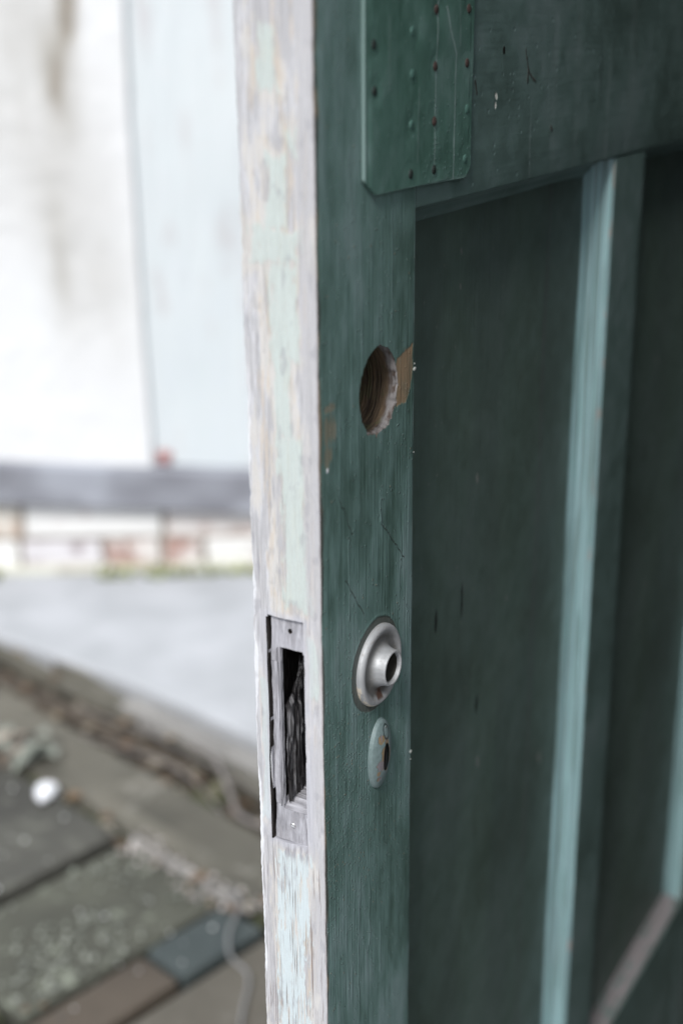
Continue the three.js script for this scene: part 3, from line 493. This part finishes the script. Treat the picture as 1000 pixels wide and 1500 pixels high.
const railM = matFrom(1024, 512, (u, v) => { // 0.80 m x 0.40 m from (0.10, 1.20)
  const x = 100 + u * 800, y = 1200 + v * 400; let [c, h, r] = painted(x, y, 60);
  const k1 = dot(x, y, 217.4, 1316.2, 1.8, 2.6); c = mix(c, [0.01, 0.008, 0.006], k1); h -= k1 * 0.35;
  const k2 = dot(x + (y - 1289) * 0.25, y, 208.7, 1290.5, 2.2, 2.4) + dot(x, y, 207.6, 1285.2, 1.6, 2.4); c = mix(c, [0.7, 0.7, 0.64], cl(k2) * 0.9); h += cl(k2) * 0.25;
  for (const [x0, y0, x1, y1, w] of [[250.4, 1315.9, 256, 1303, 1], [256, 1303, 255, 1297, 1.5], [256.6, 1302, 267.4, 1296.5, 1.1], [178, 1300, 181, 1293, 0.8], [296, 1267, 298, 1265, 2]]) { const q = cl(((x - x0) * (x1 - x0) + (y - y0) * (y1 - y0)) / ((x1 - x0) ** 2 + (y1 - y0) ** 2)), d = Math.hypot(x - x0 - (x1 - x0) * q, y - y0 - (y1 - y0) * q) + (fbm(x * 0.9, y * 0.9, 2) - 0.5) * 1.2, k = ss(w, w * 0.4, d); c = mix(c, [0.045, 0.032, 0.025], k * 0.8); h -= k * 0.25; }
  for (const [cx, y0, y1, w, a] of [[263, 1225, 1275, 1.8, 0.35], [300, 1240, 1340, 6, 0.12], [402, 1230, 1300, 5, 0.25], [386, 1280, 1310, 5, -0.3], [340, 1230, 1400, 9, 0.12], [450, 1225, 1400, 14, 0.12]]) { const k = ss(w, w * 0.2, Math.abs(x - cx - (fbm(y * 0.03, cx, 2) - 0.5) * 6)) * ss(y0 - 8, y0 + 4, y) * ss(y1 + 25, y1 - 10, y) * (0.5 + 0.8 * fbm(x * 0.6, y * 0.05, 3)); c = a > 0 ? mix(c, [0.22, 0.27, 0.27], k * a) : mix(c, [0.02, 0.03, 0.028], -k * a); }
  const cx = Math.floor(x / 5), cy = Math.floor(y / 5); if (hash(cx + 300, cy) < 0.05) { const k = ss(0.3, 0.1, Math.hypot(x / 5 - cx - 0.5, y / 5 - cy - 0.5)); h += k * 0.2; c = mix(c, CHALK, k * 0.5); }
  return [c, h, r];
}, 0.0011);
{
  // the middle rail: face, then its moulding on the lower edge; swept along x, built upright and laid over
  const prof = [[1.60, -0.044, 1.6], [1.60, -0.0008, 1.6], [1.5992, 0, 1.599]];
  for (let i = 1; i <= 14; i++) prof.push([1.5992 - 0.3615 * (i / 14), 0, 1.5992 - 0.3615 * (i / 14)]);
  for (const [x, z, s] of ovolo(1.2371, -1, 0)) prof.push([x, z, 1.2371 - s * 0.6]);
  prof.push([1.2171, -0.0435, 1.21], [1.30, -0.044, 1.2], [1.60, -0.044, 1.2]);
  const xs = []; for (let x = 0.1058; x <= 0.81; x += 0.0088) xs.push(x);
  const g = sweep(prof, xs, (s, x) => [(x - 0.10) / 0.8, (s - 1.2) / 0.4], (k, x) => [prof[k][1] > -0.003 && prof[k][0] < 1.24 ? 0.0006 * (fbm(x * 90, 3, 3) - 0.5) : 0, prof[k][1] > -0.001 ? 0.0006 * (fbm(x * 11, prof[k][0] * 11, 2) - 0.5) : 0]);
  const p = g.attributes.position; for (let i = 0; i < p.count; i++) { const Y = p.getX(i), X = p.getY(i); p.setXY(i, X, Y); }
  const e = g.index.array; for (let i = 0; i < e.length; i += 3) { const t = e[i + 1]; e[i + 1] = e[i + 2]; e[i + 2] = t; } g.computeVertexNormals();
  mesh('rail', g, railM, door);
}
{ // plain top rail above the frame
  const g = new RoundedBoxGeometry(0.704, 0.388, 0.0435, 2, 0.001).translate(0.458, 1.796, -0.0222), p = g.attributes.position, uv = []; for (let i = 0; i < p.count; i++) uv.push((p.getX(i) - 0.1) / 0.8, (p.getY(i) - 1.2) / 0.4);
  g.setAttribute('uv', new THREE.Float32BufferAttribute(uv, 2)); mesh('top_rail', g, railM, door);
}
// upright with a moulding on its latch side (and on the far side when both)
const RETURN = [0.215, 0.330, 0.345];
const uprightM = matFrom(256, 1024, (u, v) => { // u: 0..0.128 m round the profile, v: 0.02..1.24
  const s = u * 128, y = 20 + v * 1220; let [c, h, r] = painted(s + 400, y, 9);
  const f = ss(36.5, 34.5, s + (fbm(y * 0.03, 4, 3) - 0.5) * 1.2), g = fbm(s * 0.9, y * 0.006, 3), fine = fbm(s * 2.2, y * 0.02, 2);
  // chalky blue green on the latch-side mouldings, lightened in place of stronger light
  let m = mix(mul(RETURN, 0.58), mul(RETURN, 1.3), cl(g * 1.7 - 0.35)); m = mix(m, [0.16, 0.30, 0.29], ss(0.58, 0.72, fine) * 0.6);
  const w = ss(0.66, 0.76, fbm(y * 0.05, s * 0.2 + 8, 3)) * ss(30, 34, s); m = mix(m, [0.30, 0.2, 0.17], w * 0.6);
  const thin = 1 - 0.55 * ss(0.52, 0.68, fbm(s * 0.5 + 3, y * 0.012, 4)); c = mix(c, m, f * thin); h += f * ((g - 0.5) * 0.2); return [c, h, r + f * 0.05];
}, 0.0011);
function upright(name, x0, x1, y0, y1, both) {
  const prof = [[x0 - 0.02, -0.044, 0], [x0 - 0.02, -0.0215, 0.001]];
  for (const [x, z, s] of ovolo(x0, -1, 0).reverse()) prof.push([x, z, 0.036 - s]);
  prof.push([x0, -0.0020, 0.0345], [x0, -0.0007, 0.0350], [x0 + 0.0007, 0, 0.0357]);
  for (let i = 1; i <= 8; i++) { const x = x0 + 0.0007 + (x1 - x0 - 0.0014) * (i / 8); prof.push([x, 0, 0.0357 + x - x0]); }
  const w = x1 - x0; prof.push([x1, -0.0007, 0.0365 + w]);
  if (both) { for (const [x, z] of ovolo(x1, 1, 0)) prof.push([x, z, 0.045 + w]); prof.push([x1 + 0.02, -0.0435, 0.05 + w]); } else prof.push([x1, -0.0435, 0.05 + w]);
  prof.push([x1 - 0.001, -0.044, 0.05 + w], [x0 - 0.02, -0.044, 0.05 + w]);
  const ys = []; for (let i = 0; i <= 220; i++) ys.push(y0 + (y1 - y0) * (i / 220));
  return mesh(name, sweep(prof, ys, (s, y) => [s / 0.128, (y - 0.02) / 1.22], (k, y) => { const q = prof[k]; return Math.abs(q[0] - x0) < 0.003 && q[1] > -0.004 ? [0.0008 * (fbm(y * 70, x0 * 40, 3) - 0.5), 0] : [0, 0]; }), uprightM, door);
}
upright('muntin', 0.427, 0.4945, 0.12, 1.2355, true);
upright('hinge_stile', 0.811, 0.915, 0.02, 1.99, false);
{ // bottom rail with a moulding on its upper edge, where dust lies
  const prof = [[0.02, -0.044, 0], [0.34, -0.044, 0.01], [0.369, -0.0435, 0.02]];
  for (const [x, z, s] of ovolo(0.349, 1, 0).reverse()) prof.push([x, z, 0.036 - s + 0.02]);
  prof.push([0.349, -0.002, 0.057], [0.349, -0.0007, 0.0575], [0.3483, 0, 0.058], [0.18, 0, 0.22], [0.0207, 0, 0.38], [0.02, -0.0007, 0.381], [0.02, -0.044, 0.39]);
  const xs = []; for (let x = 0.1058; x <= 0.81; x += 0.0176) xs.push(x);
  const bottomM = matFrom(512, 256, (u, v) => {
    const x = u * 800, s = v * 400; let [c, h, r] = painted(x, s + 900, 71); const dust = ss(57.5, 56, s) * ss(0.2, 0.5, fbm(x * 0.05, s * 0.2, 4) * 0.8 + 0.2 * fbm(x * 0.9, s * 0.9, 2));
    return [mix(c, mix([0.17, 0.145, 0.15], [0.25, 0.22, 0.23], fbm(x * 0.3, s * 0.6, 3)), dust * 0.85), h, r + dust * 0.3];
  }, 0.0011);
  const g = sweep(prof, xs, (s, x) => [(x - 0.10) / 0.8, s / 0.4]);
  const p = g.attributes.position; for (let i = 0; i < p.count; i++) { const Y = p.getX(i), X = p.getY(i); p.setXY(i, X, Y); }
  const e = g.index.array; for (let i = 0; i < e.length; i += 3) { const t = e[i + 1]; e[i + 1] = e[i + 2]; e[i + 2] = t; } g.computeVertexNormals();
  mesh('bottom_rail', g, bottomM, door).userData.label = 'bottom rail with dust on its moulding';
}
const panelM = matFrom(512, 1024, (u, v) => { // 0.40 m x 0.94 m
  const x = 105 + u * 400, y = 320 + v * 940; let [c, h, r] = painted(x, y, 23);
  c = mul(mix(c, [0.095, 0.125, 0.086], 0.35), 0.86);
  const blue = ss(0.4, 0.7, fbm(x * 0.02, y * 0.004 + 4, 3)); c = mix(c, [0.052, 0.064, 0.068], blue * 0.2);
  const seam = ss(3.5, 0.5, Math.abs(x - 345 + (fbm(y * 0.01, 3, 2) - 0.5) * 5)); c = mix(c, [0.085, 0.075, 0.085], seam * 0.4); h += seam * 0.1;
  for (const [cx, cy, a, b] of [[199.4, 1198, 1.4, 2.6], [199.3, 1176, 1.4, 2.4], [246, 814, 2.2, 6], [372, 755, 3.5, 7], [232, 1040, 2, 5], [290, 930, 1.6, 3], [170, 1060, 1, 1.4]]) { const k = dot(x + (y - cy) * 0.2, y, cx, cy, a, b); c = mix(c, [0.2, 0.2, 0.19], k * 0.75); h += k * 0.1; }
  for (const [cx, cy, a, b] of [[241, 864, 2.5, 9], [172, 957, 2.5, 10], [212, 957, 2, 16]]) { const k = dot(x, y, cx, cy, a, b); c = mix(c, [0.008, 0.008, 0.007], k * 0.8); h -= k * 0.3; }
  const cx = Math.floor(x / 9), cy = Math.floor(y / 9); if (hash(cx + 900, cy) < 0.05) { const k = ss(0.16, 0.05, Math.hypot(x / 9 - cx - 0.5, y / 9 - cy - 0.5)); c = mix(c, [0.16, 0.17, 0.16], k * 0.7); }
  return [c, h, 0.34 + 0.3 * fbm(x * 0.05, y * 0.05, 3)];
}, 0.0011);
for (const [x0, x1] of [[0.112, 0.421], [0.500, 0.805]]) {
  const g = grid(24, 70, (u, v) => [x0 + (x1 - x0) * u, 0.345 + 0.9 * v, -0.0192 + 0.0009 * (fbm(u * 4 + x0 * 9, v * 6, 2) - 0.5), u * 0.78, 0.027 + 0.957 * v]);
  const b = new THREE.BoxGeometry(x1 - x0, 0.9, 0.016).translate((x0 + x1) / 2, 0.795, -0.0305);
  mesh(x0 < 0.3 ? 'panel' : 'panel_001', mergeGeometries([g, b]), panelM, door);
}

// --- sheet metal patch over the joint, nailed on
{
  const L = 44.3, R = 170, B0 = 1249;
  const plateM = matFrom(512, 512, (u, v) => { // 0.128 m x 0.128 m from (0.043, 1.245)
    const x = 43 + u * 128, y = 1245 + v * 128, low = fbm(x * 0.03 + 4, y * 0.03, 4), mid = fbm(x * 0.16, y * 0.1, 4), str = fbm(x * 0.8, y * 0.03, 3), f = fbm(x * 1.6, y * 1.6, 2);
    const t = cl(0.5 + 1.1 * (low - 0.5) + 0.6 * (mid - 0.5) + 0.3 * (str - 0.5)); let c = mul(t < 0.5 ? mix([0.046, 0.105, 0.080], [0.078, 0.155, 0.128], t * 2) : mix([0.078, 0.155, 0.128], [0.118, 0.195, 0.176], t * 2 - 1), 0.94 + 0.12 * f), h = 0.45 + (str - 0.5) * 0.08 + (mid - 0.5) * 0.14 + (f - 0.5) * 0.05;
    for (const [pts, w, a] of [[[[124.2, 1343], [122.9, 1309], [122, 1255]], 0.8, 0.55], [[[134, 1340], [139, 1328], [147.5, 1316], [147, 1300], [146.4, 1249]], 1.0, 0.5], [[[150, 1345], [152, 1320]], 0.9, 0.25], [[[103, 1300], [102, 1262]], 1.2, 0.16], [[[70, 1335], [69, 1300]], 1.6, 0.12]]) {
      let d = 99; for (let i = 0; i < pts.length - 1; i++) { const [x0, y0] = pts[i], [x1, y1] = pts[i + 1], q = cl(((x - x0) * (x1 - x0) + (y - y0) * (y1 - y0)) / ((x1 - x0) ** 2 + (y1 - y0) ** 2)); d = Math.min(d, Math.hypot(x - x0 - (x1 - x0) * q, y - y0 - (y1 - y0) * q)); }
      const k = ss(w, w * 0.25, d + (fbm(x, y * 0.4, 2) - 0.5) * 0.7) * (0.45 + 0.9 * fbm(x * 0.3, y * 0.12, 3)); c = mix(c, [0.36, 0.43, 0.43], k * a); h += k * 0.06;
    }
    const cx = Math.floor(x / 2.4), cy = Math.floor(y / 2.8), dn = ss(1300, 1265, y) * ss(100, 125, x) * 0.5 + 0.12; if (hash(cx + 50, cy + 8) < 0.3 * dn) { const k = ss(0.34, 0.1, Math.hypot(x / 2.4 - cx - 0.5, y / 2.8 - cy - 0.5)); h += k * 0.22; c = mix(c, CHALK, k * 0.4); }
    const lw = Math.min(x - L, y - B0); const e = ss(1.5, 0.5, x - L + (f - 0.5)) * 0.6 + ss(1.1, 0.3, y - B0 + (mid - 0.5) * 1.6) * 0.25; c = mix(c, [0.22, 0.30, 0.29], cl(e)); return [c, h, 0.40 + 0.2 * mid];  // pale rim, strongest on the left edge: highlight painted into the colour
  }, 0.0011);
  const holes = [[0.1225, 1.3384, 1], [0.1625, 1.3394, 1], [0.0951, 1.3284, 0], [0.1216, 1.31, 2], [0.1618, 1.3103, 1], [0.095, 1.3073, 0], [0.0542, 1.3, 3], [0.1625, 1.2857, 0], [0.0948, 1.2815, 0], [0.1212, 1.2819, 1], [0.1612, 1.2581, 0], [0.122, 1.2558, 3], [0.0945, 1.2559, 3], [0.0537, 1.3227, 3], [0.095, 1.36, 0], [0.1218, 1.365, 1]];
  const sh = new THREE.Shape(); [[44.3, 1440], [44.6, 1390], [44.2, 1320], [44.3, 1258], [45.4, 1256.4], [55.2, 1249.8], [57, 1249.3], [90, 1249.1], [130, 1248.3], [160, 1247.6], [163.4, 1247.9], [168.8, 1252.6], [169.5, 1255], [169.2, 1290], [170.2, 1315], [170, 1440]].forEach(([x, y], i) => (i ? sh.lineTo(x / 1000, y / 1000) : sh.moveTo(x / 1000, y / 1000)));
  const g0 = new THREE.ExtrudeGeometry(sh, { depth: 0.0009, bevelEnabled: true, bevelSize: 0.0004, bevelThickness: 0.0006, bevelSegments: 2, bevelOffset: -0.0004 });
  // a finer skin that dents round each nail and lifts a little along the free edge
  const skin = grid(70, 90, (u, v) => {
    const y = 1.2495 + v * 0.19, x = 0.0450 + u * 0.1245, k = 0.0009 * holes.reduce((m, [hx, hy]) => Math.max(m, Math.exp(-((x - hx) ** 2 + (y - hy) ** 2) / 2.6e-5)), 0), wav = 0.0013 * fbm(x * 34, y * 24, 3), rim = Math.min(ss(0, 0.006, x - 0.0444), ss(0, 0.004, 0.1694 - x));
    const cut = Math.max(0, (0.0552 - x) * 0.65 - (y - 1.2500), 0), cut2 = Math.max(0, (x - 0.1630) * 0.95 - (y - 1.2485));
    return [x, y + cut + cut2, 0.0013 + (wav + 0.0006 - k) * rim, (x * 1000 - 43) / 128, ((y + cut + cut2) * 1000 - 1245) / 128];
  });
  { const p = g0.attributes.position, uv = []; for (let i = 0; i < p.count; i++) uv.push((p.getX(i) * 1000 - 43) / 128, (p.getY(i) * 1000 - 1245) / 128); g0.setAttribute('uv', new THREE.Float32BufferAttribute(uv, 2)); }
  g0.translate(0, 0, 0.0008);
  const plate = mesh('patch_plate', mergeGeometries([g0, skin.toNonIndexed()]), plateM, door); plate.userData.label = 'green painted sheet metal patch nailed over the joint';
  const nailG = new THREE.LatheGeometry([[0, 0.0009], [0.001, 0.00085], [0.0018, 0.0006], [0.0024, 0.0001], [0.0027, -0.0005], [0.0027, -0.001]].map((p) => new THREE.Vector2(...p)), 20).rotateX(Math.PI / 2);
  const rustM = matFrom(64, 64, (u, v) => { const n = fbm(u * 9, v * 9, 3); return [mix([0.03, 0.016, 0.013], [0.065, 0.044, 0.037], n), n, 0.75]; }, 0.0004), greenNail = flat(0.07, 0.14, 0.118, 0.3), darkNail = flat(0.022, 0.03, 0.027, 0.5);
  holes.forEach(([x, y, k]) => { const n = mesh(numbered('plate_nail'), nailG, [greenNail, rustM, rustM, darkNail][k], plate); n.position.set(x, y, 0.0023); n.scale.set(1.08, 1.08, 0.8); n.rotation.set(rr(-0.12, 0.12), rr(-0.12, 0.12), rr(0, 6)); });
}

// --- knob rose
{
  const roseM = matFrom(512, 256, (u, v) => { // u round, v from the rim to the mouth
    const n = fbm(u * 26, v * 7, 4), f = fbm(u * 90, v * 26, 3), m = fbm(u * 9 + 4, v * 4, 3);
    let c = mix([0.33, 0.335, 0.34], [0.45, 0.457, 0.465], n); c = mix(c, [0.10, 0.095, 0.082], ss(0.24, 0.36, v + (n - 0.5) * 0.1) * ss(0.60, 0.48, v) * (0.5 + 0.5 * m));
    c = mix(c, [0.30, 0.28, 0.26], ss(0.6, 0.72, f * 0.6 + m * 0.4) * 0.6);
    const a = (x) => { const d = Math.abs(u - x); return Math.min(d, 1 - d); };
    c = mix(c, [0.66, 0.58, 0.47], ss(0.5, 0.62, fbm(u * 30, v * 9 + 7, 3) + 0.35 * ss(0.13, 0.03, a(0.62)) - 0.16) * ss(0.17, 0.1, v) * ss(0.17, 0.05, a(0.62)));
    c = mix(c, [0.50, 0.58, 0.49], ss(0.52, 0.6, fbm(u * 24, v * 8 + 3, 3) + 0.1) * ss(0.20, 0.10, v) * ss(0.10, 0.03, a(0.06)));
    c = mix(c, [0.11, 0.065, 0.05], ss(0.055, 0.02, a(0.735)) * ss(0.22, 0.3, v) * ss(0.56, 0.44, v) * ss(0.3, 0.5, n));
    return [c, 0.5 + (n - 0.5) * 0.3 + (f - 0.5) * 0.2, 0.38 + 0.3 * m + 0.14 * f];
  }, 0.0004, { metalness: 0.4 });
  const P = [[0.0247, -0.0004], [0.0249, 0.0010], [0.0245, 0.0024], [0.0236, 0.0035], [0.0223, 0.0040], [0.0208, 0.0036], [0.0190, 0.0026], [0.0172, 0.0018], [0.0154, 0.0016], [0.0138, 0.0022], [0.0125, 0.0036], [0.0116, 0.0056], [0.0111, 0.0076], [0.0109, 0.0094], [0.0107, 0.0104], [0.0101, 0.0109], [0.0094, 0.0107], [0.0089, 0.0099], [0.0087, 0.006], [0.0086, -0.012]];
  const rose = mesh('knob_rose', grid(96, P.length - 1, (u, v, i, j) => { const a = u * Math.PI * 2, [r, z] = P[j], w = 1 + 0.006 * (fbm(Math.cos(a) * 2 + 4, Math.sin(a) * 2 + j * 0.2, 2) - 0.5); return [r * w * Math.cos(a), r * w * Math.sin(a), z, u, j / (P.length - 1)]; }), roseM, door);
  rose.position.set(0.0615, 0.9805, 0); rose.userData.label = 'round grey metal knob rose with empty collar';
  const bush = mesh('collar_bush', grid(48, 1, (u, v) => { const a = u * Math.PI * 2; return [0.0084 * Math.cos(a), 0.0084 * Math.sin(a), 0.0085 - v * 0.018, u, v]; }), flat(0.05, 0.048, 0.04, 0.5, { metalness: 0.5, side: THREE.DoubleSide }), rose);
  bush.userData.label = 'dark inside of the collar';
}
// --- keyhole plate with a swivelling cover
{
  const W = 0.0128, H = 0.0229;
  const plateM = matFrom(256, 384, (u, v) => { // u, v over the oval
    const x = (u - 0.5) * 2, y = (v - 0.5) * 2, n = fbm(u * 8 + 2, v * 12, 4), f = fbm(u * 30, v * 46, 3), st = fbm(u * 26, v * 5, 3);
    let c = mix([0.115, 0.165, 0.162], [0.180, 0.232, 0.232], n); c = mul(c, 0.85 + 0.3 * f);
    const spot = (cx, cy, rx, ry) => ss(1.08, 0.92, Math.hypot((x - cx) / rx, (y - cy) / ry) + (n - 0.5) * 1.1 + (f - 0.5) * 0.3);
    const bare = Math.max(spot(-0.06, -0.05, 0.42, 0.36), spot(-0.32, 0.50, 0.22, 0.15), spot(-0.25, -0.20, 0.5, 0.16), spot(0.05, 0.2, 0.2, 0.26), spot(-0.4, -0.63, 0.13, 0.07));
    c = mix(c, mix([0.19, 0.17, 0.18], [0.215, 0.16, 0.095], ss(0.42, 0.62, st + (y > -0.1 ? 0.12 : -0.05))), bare);
    const rust = Math.max(spot(0.05, -0.40, 0.14, 0.10), spot(-0.5, -0.45, 0.12, 0.07)); c = mix(c, [0.24, 0.14, 0.065], rust * 0.7);
    const rg = Math.abs(Math.hypot((x - 0.1) / 0.24, (y - 0.63) / 0.19) - 1); c = mix(c, [0.03, 0.045, 0.045], ss(0.22, 0.08, rg) * 0.85);
    return [c, 0.6 - bare * 0.25 - ss(0.25, 0.08, rg) * 0.3 + (f - 0.5) * 0.2, 0.45 + 0.2 * f];
  }, 0.0006, { metalness: 0.05 });
  const g = grid(80, 16, (u, v) => {
    const a = u * Math.PI * 2, ca = Math.cos(a), sa = Math.sin(a), kx = 0.0033 * Math.sign(ca) * Math.pow(Math.abs(ca), 0.9), ky = 0.0090 * sa - 0.0012, t = v;
    const x = kx + (W * ca - kx) * t, y = ky + (H * sa - ky) * t, q = Math.hypot(x / W, y / H), dome = 0.0052 * Math.pow(Math.max(0, 1 - q * q), 0.62) + 0.0007;
    return [x, y, v > 0.999 ? -0.0004 : dome, 0.5 + x / W / 2, 0.5 + y / H / 2];
  }, true);
  const pl = mesh('keyhole_plate', g, plateM, door); pl.position.set(0.0628, 0.9213, 0); pl.rotation.z = -0.06; pl.userData.label = 'oval keyhole plate, pale teal paint flaking to bare metal';
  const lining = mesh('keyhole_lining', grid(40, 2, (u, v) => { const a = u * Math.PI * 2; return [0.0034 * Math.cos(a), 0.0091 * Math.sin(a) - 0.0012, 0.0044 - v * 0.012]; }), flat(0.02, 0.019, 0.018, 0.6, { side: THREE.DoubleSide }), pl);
  const ring = mesh('pivot_ring', new THREE.TorusGeometry(0.0021, 0.0005, 10, 28).scale(0.85, 1.5, 1), plateM, pl); ring.position.set(0.0012, 0.0145, 0.0036);
  const boss = mesh('pivot_pin', new THREE.SphereGeometry(0.0012, 16, 10).scale(0.9, 1.6, 0.6), flat(0.18, 0.3, 0.31, 0.45), pl); boss.position.set(0.0012, 0.0145, 0.0035);
  const pin = mesh('lock_pin', new THREE.SphereGeometry(0.0011, 16, 12), flat(0.9, 0.9, 0.88, 0.18, { metalness: 1 }), pl); pin.position.set(0.0004, 0.0008, 0.0022);
  const lever = mesh('lock_lever', new RoundedBoxGeometry(0.002, 0.004, 0.0016, 2, 0.0004), flat(0.25, 0.24, 0.24, 0.35, { metalness: 1 }), pl); lever.position.set(0.001, -0.0022, 0.0004); lever.rotation.z = 0.4;
}
renderer.render(scene, camera);
